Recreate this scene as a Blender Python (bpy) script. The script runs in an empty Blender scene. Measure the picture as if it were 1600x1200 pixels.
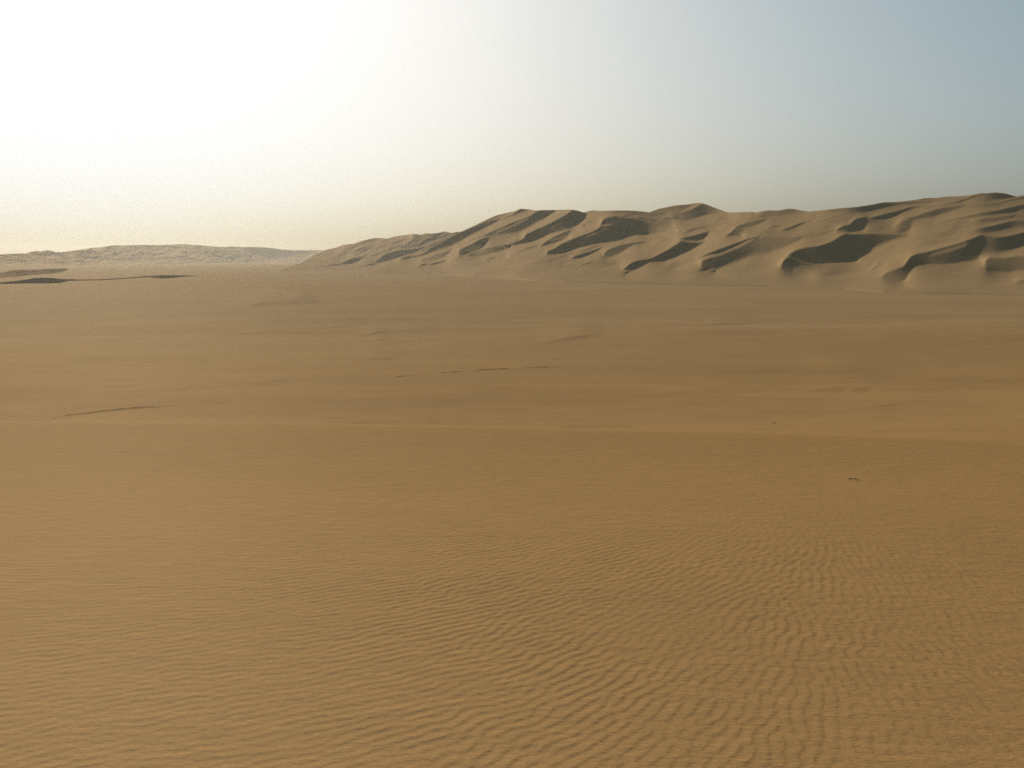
import bpy, math
import numpy as np

scene = bpy.context.scene
R = math.radians

# ------------------------------------------------------------------ camera
F = 1570.0 / 1600.0            # focal length in picture widths
CAM_Z = 20.0
PITCH = math.atan((600 - 404) / 1570.0)
cam_data = bpy.data.cameras.new("camera")
cam_data.sensor_width = 36.0
cam_data.lens = 36.0 * F
cam_data.clip_start = 0.1
cam_data.clip_end = 40000.0
cam = bpy.data.objects.new("camera", cam_data)
scene.collection.objects.link(cam)
cam.location = (0, 0, CAM_Z)
cam.rotation_euler = (R(90) - PITCH, 0, 0)
scene.camera = cam

# ------------------------------------------------------------------ world, sun, exposure
SUN_AZ, SUN_EL = -24.0, 23.0   # degrees left of the view axis, above the horizon
SUN = np.array([math.sin(R(SUN_AZ)) * math.cos(R(SUN_EL)),
                math.cos(R(SUN_AZ)) * math.cos(R(SUN_EL)), math.sin(R(SUN_EL))])

world = bpy.data.worlds.new("World")
scene.world = world
world.use_nodes = True
wt = world.node_tree
wn, wl = wt.nodes, wt.links
wn.clear()


def wnode(t, **kw):
    n = wn.new(t)
    for k, v in kw.items():
        setattr(n, k, v)
    return n


def wmath(op, a, b=None):
    n = wnode("ShaderNodeMath", operation=op)
    for i, v in enumerate((a, b)):
        if v is None:
            continue
        if isinstance(v, (int, float)):
            n.inputs[i].default_value = v
        else:
            wl.new(v, n.inputs[i])
    return n.outputs[0]


sky = wnode("ShaderNodeTexSky", sky_type='NISHITA')
sky.sun_disc = False
sky.sun_elevation = R(SUN_EL)
sky.sun_rotation = R(SUN_AZ)
sky.altitude = 200
sky.air_density = 1.0
sky.dust_density = 4.0
sky.ozone_density = 1.0
SKY_STRENGTH = 0.06
SKY_POW = (1.14, 1.10, 1.16)
SKY_LEVEL = 0.90
SKY_DUST = (1.60, 1.80, 1.88)      # optical thickness of the dust veil that whitens the sky, per channel
AUREOLE = []   # colour, peak, width in degrees
HORIZON = ((0.42, 0.52, 1.0), 0.18, 8.0)                                      # dusty band: colour, amount, width
tc = wnode("ShaderNodeTexCoord")
dot = wnode("ShaderNodeVectorMath", operation='DOT_PRODUCT')
wl.new(tc.outputs["Generated"], dot.inputs[0])
dot.inputs[1].default_value = SUN
theta = wmath('ARCCOSINE', wmath('MINIMUM', dot.outputs["Value"], 0.99999))
sep = wnode("ShaderNodeSeparateXYZ")
wl.new(tc.outputs["Generated"], sep.inputs[0])
elev = wmath('ABSOLUTE', wmath('ARCSINE', sep.outputs[2]))


def glow(col, amt, ang, width):
    e = wmath('MULTIPLY', wmath('EXPONENT', wmath('MULTIPLY', ang, -1.0 / R(width))), amt)
    vm = wnode("ShaderNodeVectorMath", operation='SCALE')
    vm.inputs[0].default_value = col
    wl.new(e, vm.inputs["Scale"])
    return vm.outputs[0]


sc_ = wnode("ShaderNodeVectorMath", operation='SCALE')
wl.new(sky.outputs[0], sc_.inputs[0])
sc_.inputs["Scale"].default_value = SKY_STRENGTH
srgb = wnode("ShaderNodeSeparateXYZ")
wl.new(sc_.outputs[0], srgb.inputs[0])
comb = wnode("ShaderNodeCombineXYZ")
for i in range(3):
    wl.new(wmath('SUBTRACT', 1.0, wmath('EXPONENT', wmath('MULTIPLY', wmath('POWER', srgb.outputs[i], SKY_POW[i]), -SKY_DUST[i]))), comb.inputs[i])
total = comb.outputs[0]
for col, amt, wd in AUREOLE:
    ad = wnode("ShaderNodeVectorMath", operation='ADD')
    wl.new(total, ad.inputs[0])
    wl.new(glow(col, amt, theta, wd), ad.inputs[1])
    total = ad.outputs[0]
ad = wnode("ShaderNodeVectorMath", operation='ADD')
wl.new(total, ad.inputs[0])
wl.new(glow(HORIZON[0], HORIZON[1], elev, HORIZON[2]), ad.inputs[1])
total = ad.outputs[0]
veil = wnode("ShaderNodeVectorMath", operation='SCALE')
wl.new(total, veil.inputs[0])
wl.new(wmath('SUBTRACT', SKY_LEVEL, wmath('MULTIPLY', wmath('EXPONENT', wmath('MULTIPLY', elev, -1.0 / R(5.0))), .32)), veil.inputs["Scale"])
total = veil.outputs[0]
bg = wnode("ShaderNodeBackground")
wl.new(total, bg.inputs[0])
bg.inputs[1].default_value = 1.0
wo = wnode("ShaderNodeOutputWorld")
wl.new(bg.outputs[0], wo.inputs[0])

sun_data = bpy.data.lights.new("sun", 'SUN')
sun_data.energy = 3.9
sun_data.angle = R(0.6)
sun_data.color = (1.0, 0.90, 0.74)
sun = bpy.data.objects.new("sun", sun_data)
scene.collection.objects.link(sun)
sun.location = (-60, 120, 200)
sun.rotation_euler = (R(90 - SUN_EL), 0, R(180 - SUN_AZ))

scene.view_settings.view_transform = 'Standard'
scene.view_settings.look = 'None'
scene.view_settings.exposure = 0.25
scene.view_settings.gamma = 1.0
scene.view_settings.use_curve_mapping = False
scene.render.engine = 'CYCLES'
scene.cycles.volume_bounces = 1
scene.cycles.use_denoising = False

# ------------------------------------------------------------------ helpers
rng = np.random.default_rng(7)
_tab = rng.random((512, 512))


def vnoise(x, y, seed=0):
    """smooth lattice noise in -1..1"""
    x = np.asarray(x, float) + seed * 37.31
    y = np.asarray(y, float) + seed * 91.77
    xi, yi = np.floor(x).astype(np.int64), np.floor(y).astype(np.int64)
    fx, fy = x - xi, y - yi
    fx = fx * fx * fx * (fx * (fx * 6 - 15) + 10)
    fy = fy * fy * fy * (fy * (fy * 6 - 15) + 10)
    x0, x1, y0, y1 = xi & 511, (xi + 1) & 511, yi & 511, (yi + 1) & 511
    a = _tab[x0, y0] * (1 - fx) + _tab[x1, y0] * fx
    b = _tab[x0, y1] * (1 - fx) + _tab[x1, y1] * fx
    return 2 * (a * (1 - fy) + b * fy) - 1


def fbm(x, y, seed=0, octaves=4, gain=0.5):
    s, amp = 0.0, 1.0
    for o in range(octaves):
        s = s + amp * vnoise(x * 2 ** o, y * 2 ** o, seed + o * 3)
        amp *= gain
    return s


def sstep(a, b, x):
    t = np.clip((x - a) / (b - a), 0, 1)
    return t * t * (3 - 2 * t)


CP, SP = math.cos(PITCH), math.sin(PITCH)


def bearing(u, v):
    """picture position -> (x/y, z/y) of the direction seen there"""
    X = (np.asarray(u, float) - 800) / 1570.0
    Y = -(np.asarray(v, float) - 600) / 1570.0
    dy = CP + Y * SP
    return X / dy, (-SP + Y * CP) / dy


def on_plane(u, v, z=0.0):
    a, b = bearing(u, v)
    D = (z - CAM_Z) / b
    return a * D, D


def mesh_object(name, verts, faces, mat, smooth=True, kind='structure'):
    me = bpy.data.meshes.new(name)
    verts = np.asarray(verts, np.float32)
    faces = np.asarray(faces, np.int32)
    n, k = len(faces), faces.shape[1]
    me.vertices.add(len(verts))
    me.vertices.foreach_set("co", verts.ravel())
    me.loops.add(n * k)
    me.loops.foreach_set("vertex_index", faces.ravel())
    me.polygons.add(n)
    me.polygons.foreach_set("loop_start", np.arange(n, dtype=np.int32) * k)
    me.polygons.foreach_set("loop_total", np.full(n, k, np.int32))
    if smooth:
        me.polygons.foreach_set("use_smooth", np.ones(n, bool))
    me.update()
    me.materials.append(mat)
    o = bpy.data.objects.new(name, me)
    scene.collection.objects.link(o)
    if kind:
        o["kind"] = kind
    return o


def grid_faces(nr, nc, wrap=False):
    i = np.arange(nr - 1)[:, None]
    j = np.arange(nc if wrap else nc - 1)[None, :]
    jn = (j + 1) % nc
    return np.stack([i * nc + j, i * nc + jn, (i + 1) * nc + jn, (i + 1) * nc + j], -1).reshape(-1, 4)


# ------------------------------------------------------------------ materials
GLOSS, GLOSS_ROUGH = 0.035, 0.75

def sand_material(name, fine=1.0):
    m = bpy.data.materials.new(name)
    m.use_nodes = True
    nt = m.node_tree
    N, L = nt.nodes, nt.links
    N.clear()
    out = N.new("ShaderNodeOutputMaterial")
    p = N.new("ShaderNodeBsdfDiffuse")
    p.inputs["Roughness"].default_value = 0.0
    gl = N.new("ShaderNodeBsdfGlossy")
    gl.inputs["Roughness"].default_value = GLOSS_ROUGH
    gl.inputs["Color"].default_value = (1.0, 0.86, 0.66, 1)
    mx = N.new("ShaderNodeMixShader")
    mx.inputs[0].default_value = GLOSS
    L.new(p.outputs[0], mx.inputs[1]); L.new(gl.outputs[0], mx.inputs[2]); L.new(mx.outputs[0], out.inputs[0])
    geo = N.new("ShaderNodeTexCoord")

    def noise(scale, detail, stretch=None, rough=0.5):
        t = N.new("ShaderNodeTexNoise")
        t.inputs["Scale"].default_value = scale
        t.inputs["Detail"].default_value = detail
        t.inputs["Roughness"].default_value = rough
        if stretch:
            mp = N.new("ShaderNodeMapping")
            mp.inputs["Scale"].default_value = stretch
            mp.inputs["Rotation"].default_value = (0, 0, R(12))
            L.new(geo.outputs["Object"], mp.inputs[0])
            L.new(mp.outputs[0], t.inputs[0])
        else:
            L.new(geo.outputs["Object"], t.inputs[0])
        return t

    big = noise(0.012, 3, (0.5, 1.0, 1.0))
    mid = noise(0.35, 4, (0.35, 1.0, 1.0))
    grain = noise(60.0, 2)
    streak = noise(0.03, 6, (0.7, 1.0, 1.0), 0.62)
    # base colour shifts from redder to greyer with distance ahead
    sxyz = N.new("ShaderNodeSeparateXYZ")
    L.new(geo.outputs["Object"], sxyz.inputs[0])
    zone = N.new("ShaderNodeMapRange"); zone.interpolation_type = 'SMOOTHSTEP'
    zone.inputs[1].default_value, zone.inputs[2].default_value = 40.0, 420.0
    L.new(sxyz.outputs[1], zone.inputs[0])
    cz = N.new("ShaderNodeMix"); cz.data_type = 'RGBA'
    cz.inputs["A"].default_value = (0.316, 0.174, 0.060, 1)
    cz.inputs["B"].default_value = (0.272, 0.176, 0.082, 1)
    L.new(zone.outputs[0], cz.inputs["Factor"])
    bright = N.new("ShaderNodeMapRange")
    bright.inputs[1].default_value, bright.inputs[2].default_value = 0.3, 0.7
    bright.inputs[3].default_value, bright.inputs[4].default_value = 0.92, 1.14
    sm = N.new("ShaderNodeMath"); sm.operation = 'ADD'
    L.new(big.outputs[0], sm.inputs[0]); L.new(streak.outputs[0], sm.inputs[1])
    hf_ = N.new("ShaderNodeMath"); hf_.operation = 'MULTIPLY'; hf_.inputs[1].default_value = 0.5
    L.new(sm.outputs[0], hf_.inputs[0])
    L.new(hf_.outputs[0], bright.inputs[0])
    add = N.new("ShaderNodeMath"); add.operation = 'ADD'
    patchy = noise(3.5, 6, (0.5, 1.0, 1.0), 0.75)
    half = N.new("ShaderNodeMath"); half.operation = 'ADD'
    L.new(mid.outputs[0], half.inputs[0]); L.new(patchy.outputs[0], half.inputs[1])
    half2 = N.new("ShaderNodeMath"); half2.operation = 'MULTIPLY'; half2.inputs[1].default_value = 0.5
    L.new(half.outputs[0], half2.inputs[0])
    L.new(half2.outputs[0], add.inputs[0]); L.new(grain.outputs[0], add.inputs[1])
    rr = N.new("ShaderNodeMapRange")
    rr.inputs[1].default_value, rr.inputs[2].default_value = 0.6, 1.4
    rr.inputs[3].default_value, rr.inputs[4].default_value = 0.80, 1.20
    L.new(add.outputs[0], rr.inputs[0])
    mul = N.new("ShaderNodeVectorMath"); mul.operation = 'SCALE'
    bm = N.new("ShaderNodeMath"); bm.operation = 'MULTIPLY'
    L.new(bright.outputs[0], bm.inputs[0]); L.new(rr.outputs[0], bm.inputs[1])
    L.new(cz.outputs["Result"], mul.inputs[0]); L.new(bm.outputs[0], mul.inputs["Scale"])
    L.new(mul.outputs[0], p.inputs["Color"])
    if fine > 0:
        g = noise(9.0, 5, (0.7, 1.2, 1.0), 0.65)
        b1 = N.new("ShaderNodeBump"); b1.inputs["Strength"].default_value = 1.0
        b1.inputs["Distance"].default_value = 0.012 * fine
        L.new(g.outputs[0], b1.inputs["Height"])
        L.new(b1.outputs[0], p.inputs["Normal"])
    return m


SAND = sand_material("sand", 1.0)
FAR_SAND = sand_material("dune_sand", 0.0)

# ------------------------------------------------------------------ the ground: viewing dune, plain, far flats
RIPPLE = 0.00118
# low swells and wind-carved steps on the plain: (polyline in the picture, half height px, slope)
STEPS = [
    ([(540, 526), (575, 522), (600, 518), (640, 517.5), (700, 520)], 1.6, .07),
    ([(572, 533), (612, 534)], 1.2, .07),
    ([(340, 481), (440, 476), (540, 470)], 5, .03),
    ([(470, 511), (580, 509)], 1.5, .05),
    ([(-40, 624), (100, 617), (220, 611), (330, 606), (480, 594)], 5, .055),
    ([(350, 600), (420, 596), (470, 593)], 1.5, .07),
    ([(-40, 655), (60, 657)], 1.5, .06),
    ([(540, 562), (640, 560)], 2.5, .06),
    ([(840, 490), (900, 494), (960, 497), (1020, 497)], 1.5, .06),
    ([(960, 513), (1050, 512), (1120, 508), (1230, 502)], 2, .08),
    ([(830, 541), (890, 534), (950, 527)], 4, .045),
    ([(1040, 604), (1200, 604), (1330, 603), (1480, 600), (1640, 594)], 6, .045),
    ([(1330, 632), (1400, 626), (1500, 620)], 3, .05),
    ([(410, 676), (500, 677.5), (640, 677)], 1.6, .09),
    ([(590, 657), (660, 655.5), (730, 653)], 1.4, .09),
    ([(470, 653), (560, 651), (640, 648)], 1.2, .06),
    ([(280, 669), (350, 672), (440, 675)], 2.2, .06),
    ([(800, 668), (870, 659), (950, 655)], 2.5, .05),
    ([(1280, 659), (1330, 658), (1400, 655)], 1.5, .06),
    ([(1460, 540), (1560, 537), (1640, 536)], 2, .05),
    ([(300, 526), (380, 521), (500, 518)], 1.5, .05),
    ([(100, 540), (190, 530), (290, 527)], 2, .04),
]


def near_slope(y):
    """height of the dune the camera stands on, by distance in front"""
    yp = np.maximum(y, 0)
    # nearly level top, brink some 11 m out, then a steeper front down to the plain
    fwd = 18.2 - .030 * yp + .037 * 1.5 * np.logaddexp(0, (yp - 6.8) / 1.5) - .27 * .15 * np.logaddexp(0, (yp - 10.8) / .15)
    return np.where(y >= 0, fwd, 18.2 - .05 * np.maximum(y, -30))


def ground_z(x, y):
    shp = np.shape(x)
    x = np.atleast_1d(np.asarray(x, float)); y = np.atleast_1d(np.asarray(y, float))
    ye = y + 1.3 * vnoise(x / 9, y / 300, 5) + .35 * vnoise(x / 2.2, y / 60, 6)
    zn = near_slope(ye) - .022 * np.clip(x, -25, 25)
    zn = zn + 0.018 * vnoise(x / 5, y / 2.6, 11) * sstep(4, 9, y) + 0.035 * vnoise(x / 9, y / 6, 12) * sstep(5, 11, y)
    d = np.hypot(x, y)
    fade = 1 - sstep(330, 470, d)
    zp = fade * (0.95 * vnoise(x / 150, y / 80, 1) + 0.55 * vnoise(x / 66, y / 36, 2) + 0.17 * vnoise(x / 27, y / 15, 3) + 0.035 * vnoise(x / 9, y / 5, 4))
    ok = (y > 60) & (d < 900)
    if ok.any():
        yy = y[ok]
        a, b = x[ok] / yy, -CAM_Z / yy
        # back to picture coordinates on the nominal plain
        den = CP - b * SP
        u = 800 + 1570 * a / den
        v = 600 - 1570 * (b * CP + SP) / den
        acc = np.zeros_like(yy)
        for line, h, s in STEPS:
            lu = np.array([p[0] for p in line], float); lv = np.array([p[1] for p in line], float)
            sel = (u > lu[0] - 5) & (u < lu[-1] + 5)
            if not sel.any():
                continue
            us, vs, ys = u[sel], v[sel], yy[sel]
            vl = np.interp(us, lu, lv) + .35 * h * vnoise(us / 23, vs / 40, 32)
            w = (lu[-1] - lu[0])
            win = np.sin(np.pi * np.clip((us - lu[0]) / w, 0, 1)) ** 1.5 * np.clip(.8 + .6 * vnoise(us / (14 + .12 * w), ys / 90, 31), 0, 1.3)
            D = CAM_Z * 1570 / (vl - 404)
            h = .6 * h
            A = 1.0 * s * D * D * 2 * h / (CAM_Z * 1570)
            q = (vl + h - vs) / (2 * h)
            f = np.where(q <= 0, 0, np.where(q < 1, q * q * (3 - 2 * q), np.exp(-np.maximum(q - 1, 0) / 9.0)))
            acc[sel] += A * f * win
        zp = zp.copy()
        zp[ok] += acc
    k = 0.5
    t = np.clip(0.5 + 0.5 * (zn - zp) / k, 0, 1)
    z = zp * (1 - t) + zn * t + k * t * (1 - t) * 0.5
    z = np.where(y < -30, np.minimum(z, 21.8), z)
    return z if shp else float(z[0])


# wind ripples of the near slope: narrow-band fields of several crest directions, blended so that the crests
# swing round from nearly across the view on the left to along it on the right
RN, RSTEP, RWAVE = 2048, 0.008, 0.062
kx = np.fft.fftfreq(RN, RSTEP)[:, None]
ky = np.fft.fftfreq(RN, RSTEP)[None, :]
k0 = 1 / RWAVE
R_ANG = np.array([10., 32., 54., 76., 98., 120.])
spec = np.fft.fft2(rng.standard_normal((RN, RN)))
fields = []
for ang in R_ANG:
    nx_, ny_ = math.sin(R(ang)), -math.cos(R(ang))
    kn, ks = kx * nx_ + ky * ny_, kx * ny_ - ky * nx_
    wide = .13 + .15 * min(1, ang / 70)
    fl_ = np.exp(-((np.hypot(kx, ky) - k0) ** 2) / (2 * (.11 * k0) ** 2) - ks ** 2 / (2 * (wide * k0) ** 2)) * (kn > 0)
    fz = np.fft.ifft2(spec * fl_)
    fields.append((fz / np.sqrt((np.abs(fz) ** 2).mean())).astype(np.complex64))


def ripple(x, y):
    ang = 14 + 34 * sstep(-2.6, .9, x - .12 * (y - 4)) + 52 * sstep(.2, 2.8, x - .16 * (y - 4)) + 16 * vnoise(x / 1.6, y / 2.2, 21)
    fi, fj = x / RSTEP, y / RSTEP
    i0, j0 = np.floor(fi).astype(np.int64), np.floor(fj).astype(np.int64)
    a, b = fi - i0, fj - j0
    i1, j1 = (i0 + 1) % RN, (j0 + 1) % RN
    i0 %= RN; j0 %= RN
    c = np.zeros(x.shape, complex)
    for k, ra in enumerate(R_ANG):
        w = np.clip(1 - np.abs(ang - ra) / 22.0, 0, 1)
        if k == 0:
            w = np.where(ang < ra, 1, w)
        m = w > 0
        f = fields[k]
        c[m] += w[m] * (f[i0[m], j0[m]] * (1 - a[m]) * (1 - b[m]) + f[i1[m], j0[m]] * a[m] * (1 - b[m])
                        + f[i0[m], j1[m]] * (1 - a[m]) * b[m] + f[i1[m], j1[m]] * a[m] * b[m])
    ph = (np.angle(c) / (2 * np.pi)) % 1.0
    h = np.where(ph < .78, -np.cos(np.pi * ph / .78), np.cos(np.pi * (ph - .78) / .22))
    amp = np.clip(np.abs(c) / 0.6, 0, 1) ** .7
    patch = 0.72 + 0.45 * vnoise(x / 1.1, y / 1.5, 23) + .3 * vnoise(x / .4, y / .45, 24)
    d = np.hypot(x, y)
    return RIPPLE * h * amp * np.clip(patch, .15, 1.2) * (1 - .75 * sstep(5.0, 9.5, d)) * (1 - sstep(12.0, 14.2, d)) * (.55 + .45 * sstep(-3.2, .6, x / np.maximum(y, 1) * 4)) * sstep(2.6, 3.2, y)


def polar_ground(radii, half, n_dense, n_coarse, with_ripple):
    dense = np.linspace(-half, half, n_dense)
    coarse = np.linspace(half, 360 - half, n_coarse + 2)[1:-1]
    ang = np.radians(np.concatenate([dense, coarse]))
    rr, aa = np.meshgrid(radii, ang, indexing='ij')
    x, y = rr * np.sin(aa), rr * np.cos(aa)
    z = ground_z(x, y)
    if with_ripple:
        z = z + ripple(x, y)
    v = np.stack([x, y, z], -1).reshape(-1, 3)
    return v, grid_faces(len(radii), len(ang), True)


def steps(a, b, s0, s1):
    out = [a]
    while out[-1] < b:
        t = (out[-1] - a) / (b - a)
        out.append(out[-1] + s0 * (1 - t) + s1 * t)
    out[-1] = b
    return np.array(out)


near_r = np.concatenate([[0.2, 1.0, 2.0, 2.8], steps(3.2, 14.4, .011, .018)])
v, f = polar_ground(near_r, 35, 820, 24, True)
mesh_object("ground", v, f, SAND)


def geom(a, b, q):
    n = int(math.ceil(math.log(b / a) / math.log(q)))
    return a * (b / a) ** (np.arange(n + 1) / n)


far_r = np.concatenate([geom(14.4, 70, 1.02)[:-1], geom(70, 480, 1.0045)[:-1], geom(480, 8600, 1.02)])
v, f = polar_ground(far_r, 36, 620, 40, False)
mesh_object("ground", v, f, SAND)

# ------------------------------------------------------------------ dunes
# Each dune field is solved as ONE relief whose slopes follow the traced crests (top line) and toes (bottom line):
# (top line, bottom line, steepness, softness[, fade left, fade right])


def D_(top, bot, d, soft=.85, fl=0, fr=0, lit=False):
    return (np.array(top, float), np.array(bot, float), d, soft, fl, fr, lit)


def steepness(feats, u, v):
    s = np.zeros_like(u)
    for top, bot, d, soft, fl, fr, lit in feats:
        u0, u1 = max(top[0, 0], bot[0, 0]), min(top[-1, 0], bot[-1, 0])
        sel = (u >= u0) & (u <= u1)
        if not sel.any():
            continue
        us, vs = u[sel], v[sel]
        vt = np.interp(us, top[:, 0], top[:, 1]); vb = np.interp(us, bot[:, 0], bot[:, 1])
        hh = np.maximum(vb - vt, 0.0)
        cov = np.clip(vs - vt + .5, 0, 1) * np.clip(vb - vs + .5, 0, 1) * np.clip(hh / 0.8, 0, 1)
        t = np.clip((vs - vt) / np.maximum(hh, .5), 0, 1)
        prof = d * (1 - sstep(soft, 1.02, t)) if soft < 1 else d * np.ones_like(t)
        w = u1 - u0
        if fl:
            prof = prof * sstep(u0, u0 + fl * w, us)
        if fr:
            prof = prof * (1 - sstep(u1 - fr * w, u1, us))
        cur = s[sel]
        s[sel] = cur * (1 - cov) + prof * cov if lit else np.maximum(cur, prof * cov)
    return s


def crest_rim(feats, u, v, width=4.0):
    """1 just behind a crest, fading up the slope behind it"""
    r = np.zeros_like(u)
    for top, bot, d, soft, fl, fr, lit in feats:
        if lit or d < .6:
            continue
        sel = (u >= top[0, 0]) & (u <= top[-1, 0])
        dv = np.interp(u[sel], top[:, 0], top[:, 1]) - v[sel]
        r[sel] = np.maximum(r[sel], np.where(dv > -.5, np.exp(-np.maximum(dv, 0) / width), 0))
    return r


JUMP = .22


def solve_relief(feats, skyline, contact, u, nt, nr, lit_nx, slip, contact_D=None, relief=None, iters=900, smooth_from=0):
    """heights of a dune field on a grid running from its foot to its skyline"""
    sk = np.array(skyline, float); ct = np.array(contact, float)
    vs = np.interp(u, sk[:, 0], sk[:, 1]); vc = np.interp(u, ct[:, 0], ct[:, 1])
    vs = np.minimum(vs, vc - 1.0)
    t = np.linspace(0, 1, nt)[:, None]
    V = vc[None, :] + t * (vs - vc)[None, :]
    U = np.broadcast_to(u[None, :], V.shape).copy()
    A, B = bearing(U, V)
    s = steepness(feats, U, V)
    rim = crest_rim(feats, U, V)
    if relief is not None:
        s = np.clip(relief(U, V, s, rim), 0, 1)
    lit_nx = lit_nx(U, V) if callable(lit_nx) else lit_nx
    nl = np.stack([np.zeros_like(A) + lit_nx, -(B + lit_nx * A) - nr, np.ones_like(A)], -1)
    ns = np.broadcast_to(np.array(slip, float), nl.shape)
    sn = np.interp(s, [0, .5, .85, 1], [0, .46, .86, 1.18])[..., None]
    n = nl * (1 - sn) + ns * sn
    n = n / np.linalg.norm(n, axis=-1, keepdims=True)
    c = np.minimum(n[..., 0] * A + n[..., 1] + n[..., 2] * B, -0.02)
    GA, GB = -n[..., 0] / c, -n[..., 2] / c
    W = np.clip((c / -nr) ** 2, .3, 14)

    def edge(sl0, sl1):
        tgt = .5 * (GA[sl0] + GA[sl1]) * (A[sl1] - A[sl0]) + .5 * (GB[sl0] + GB[sl1]) * (B[sl1] - B[sl0])
        return tgt, .5 * (W[sl0] + W[sl1])

    all_, lo, hi = slice(None), slice(0, -1), slice(1, None)
    tv, wv = edge((lo, all_), (hi, all_))
    th, wh = edge((all_, lo), (all_, hi))
    hv = ((vc - vs) / (nt - 1))[None, :]
    hu = u[1] - u[0]
    wv = wv * (hu / hv)
    wh = wh * (.5 * (hv[:, 1:] + hv[:, :-1]) / hu)
    # sand behind a crest may lie further back: loosen the links that cross crest lines
    for top, bot, d, soft, fl, fr, lit in feats:
        if lit or d < .5:
            continue
        inr = (U >= top[0, 0]) & (U <= top[-1, 0])
        side = V < np.interp(U, top[:, 0], top[:, 1])
        cv = inr[lo] & (side[lo] != side[hi])
        wv[cv] *= np.interp(U[lo][cv], [640, 720], [1, JUMP])
        chh = inr[:, lo] & inr[:, hi] & (side[:, lo] != side[:, hi])
        wh[chh] *= np.interp(U[:, lo][chh], [640, 720], [1, JUMP])
    D0 = (CAM_Z - 0.0) / -np.minimum(B[0], -.002) if contact_D is None else np.full(len(u), contact_D)
    p0 = np.log(D0)
    x = np.vstack([p0[None, :], p0[None, :] + np.cumsum(tv, 0)])
    # smooth start: column means blended
    ker = np.hanning(101); ker /= ker.sum()
    for i in range(1, nt):
        row = np.pad(x[i] - p0, 50, mode='edge')
        x[i] = p0 + np.convolve(row, ker, mode='valid')

    def grad_op(z):
        return z[1:] - z[:-1], z[:, 1:] - z[:, :-1]

    def div_op(gv, gh):
        o = np.zeros((nt, len(u)))
        o[1:] += gv; o[:-1] -= gv
        o[:, 1:] += gh; o[:, :-1] -= gh
        o[0] = 0
        return o

    def Aop(z):
        gv, gh = grad_op(z)
        return div_op(wv * gv, wh * gh)

    diag = np.zeros_like(x)
    diag[1:] += wv; diag[:-1] += wv; diag[:, 1:] += wh; diag[:, :-1] += wh
    bvec = div_op(wv * tv, wh * th)
    r = bvec - Aop(x)
    r[0] = 0
    zc = r / diag
    pdir = zc.copy()
    rz = (r * zc).sum()
    for it in range(iters):
        Ap = Aop(pdir)
        al = rz / (pdir * Ap).sum()
        x += al * pdir
        r -= al * Ap
        zc = r / diag
        rz2 = (r * zc).sum()
        if rz2 < 1e-14:
            break
        pdir = zc + rz2 / rz * pdir
        rz = rz2
    if smooth_from:
        # wind keeps crest lines smooth along their length
        vg = np.arange(vs.min() - 2, vc.max() + 2, .8)
        fx = np.empty((len(vg), len(u)))
        for i in range(len(u)):
            fx[:, i] = np.interp(vg, V[::-1, i], x[::-1, i])
            over = vg < vs[i]
            fx[over, i] += (vs[i] - vg[over]) * (x[-1, i] - x[-12, i]) / (V[-12, i] - V[-1, i])
        kb = np.array([0, 1, 2, 3, 2, 1, 0.]); kb /= kb.sum()
        for _ in range(1):
            fp = np.pad(fx, ((0, 0), (3, 3)), mode='edge')
            fx = sum(kb[i] * fp[:, i:i + fx.shape[1]] for i in range(7))
        xs = np.empty_like(x)
        for i in range(len(u)):
            xs[:, i] = np.interp(V[:, i], vg, fx[:, i])
        wb = sstep(smooth_from, smooth_from + 90, U)
        x = x * (1 - wb) + xs * wb
    D = np.exp(x)
    return U, V, A, B, D, s


def dune_mesh(name, A, B, D, mat, back=16.0):
    x, y, z = A * D, D, CAM_Z + B * D
    rows = [np.stack([x, y, z], -1)]
    # foot tucked under the ground in front, lee side running down behind the skyline
    foot = np.stack([x[0] * .998, y[0] * .998, z[0] - 1.2], -1)[None]
    tail = []
    tan = math.tan(R(back))
    base = rows[0][-1]
    hd = np.hypot(base[:, 0], base[:, 1])
    dirx, diry = base[:, 0] / hd, base[:, 1] / hd
    for dist in (6, 20, 60, 140, 260, 420, 700):
        zz = np.maximum(base[:, 2] - tan * dist * (dist / (dist + 14.0)), -3.0)
        tail.append(np.stack([base[:, 0] + dirx * dist, base[:, 1] + diry * dist, zz], -1)[None])
    allv = np.concatenate([foot] + rows + tail, 0)
    nr_, nc = allv.shape[:2]
    return mesh_object(name, allv.reshape(-1, 3), grid_faces(nr_, nc), mat)


SKYLINE = [(566, 428), (578, 426), (590, 421.5), (602, 414), (618, 405), (640, 399), (660, 393), (680, 383), (700, 372),
           (720, 362), (740, 353), (755, 345.5), (775, 336.5), (798, 331), (803, 330), (813, 326), (825, 327), (838, 329), (845, 328.3),
           (865, 328), (893, 327.5), (900, 328.5), (912, 332), (926, 328.5), (936, 329.5), (955, 329), (980, 328.8), (990, 329.2),
           (1003, 330.3), (1014, 331.8), (1030, 326), (1055, 321), (1073, 319.5), (1090, 317), (1098, 317.8), (1104, 319.5), (1120, 326),
           (1138, 332), (1150, 332), (1168, 331), (1173, 331), (1180, 332), (1200, 328.5), (1215, 329), (1232, 326), (1240, 326.5),
           (1250, 328.5), (1264, 330.7), (1280, 329), (1310, 325.5), (1340, 323), (1360, 320), (1380, 316), (1400, 315.5), (1425, 313),
           (1445, 309.5), (1460, 309), (1465, 309), (1480, 307), (1495, 307), (1515, 305), (1533, 301.5), (1540, 302), (1555, 300.5),
           (1570, 302), (1588, 307), (1600, 305), (1640, 303), (1700, 306), (1780, 311)]
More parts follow.
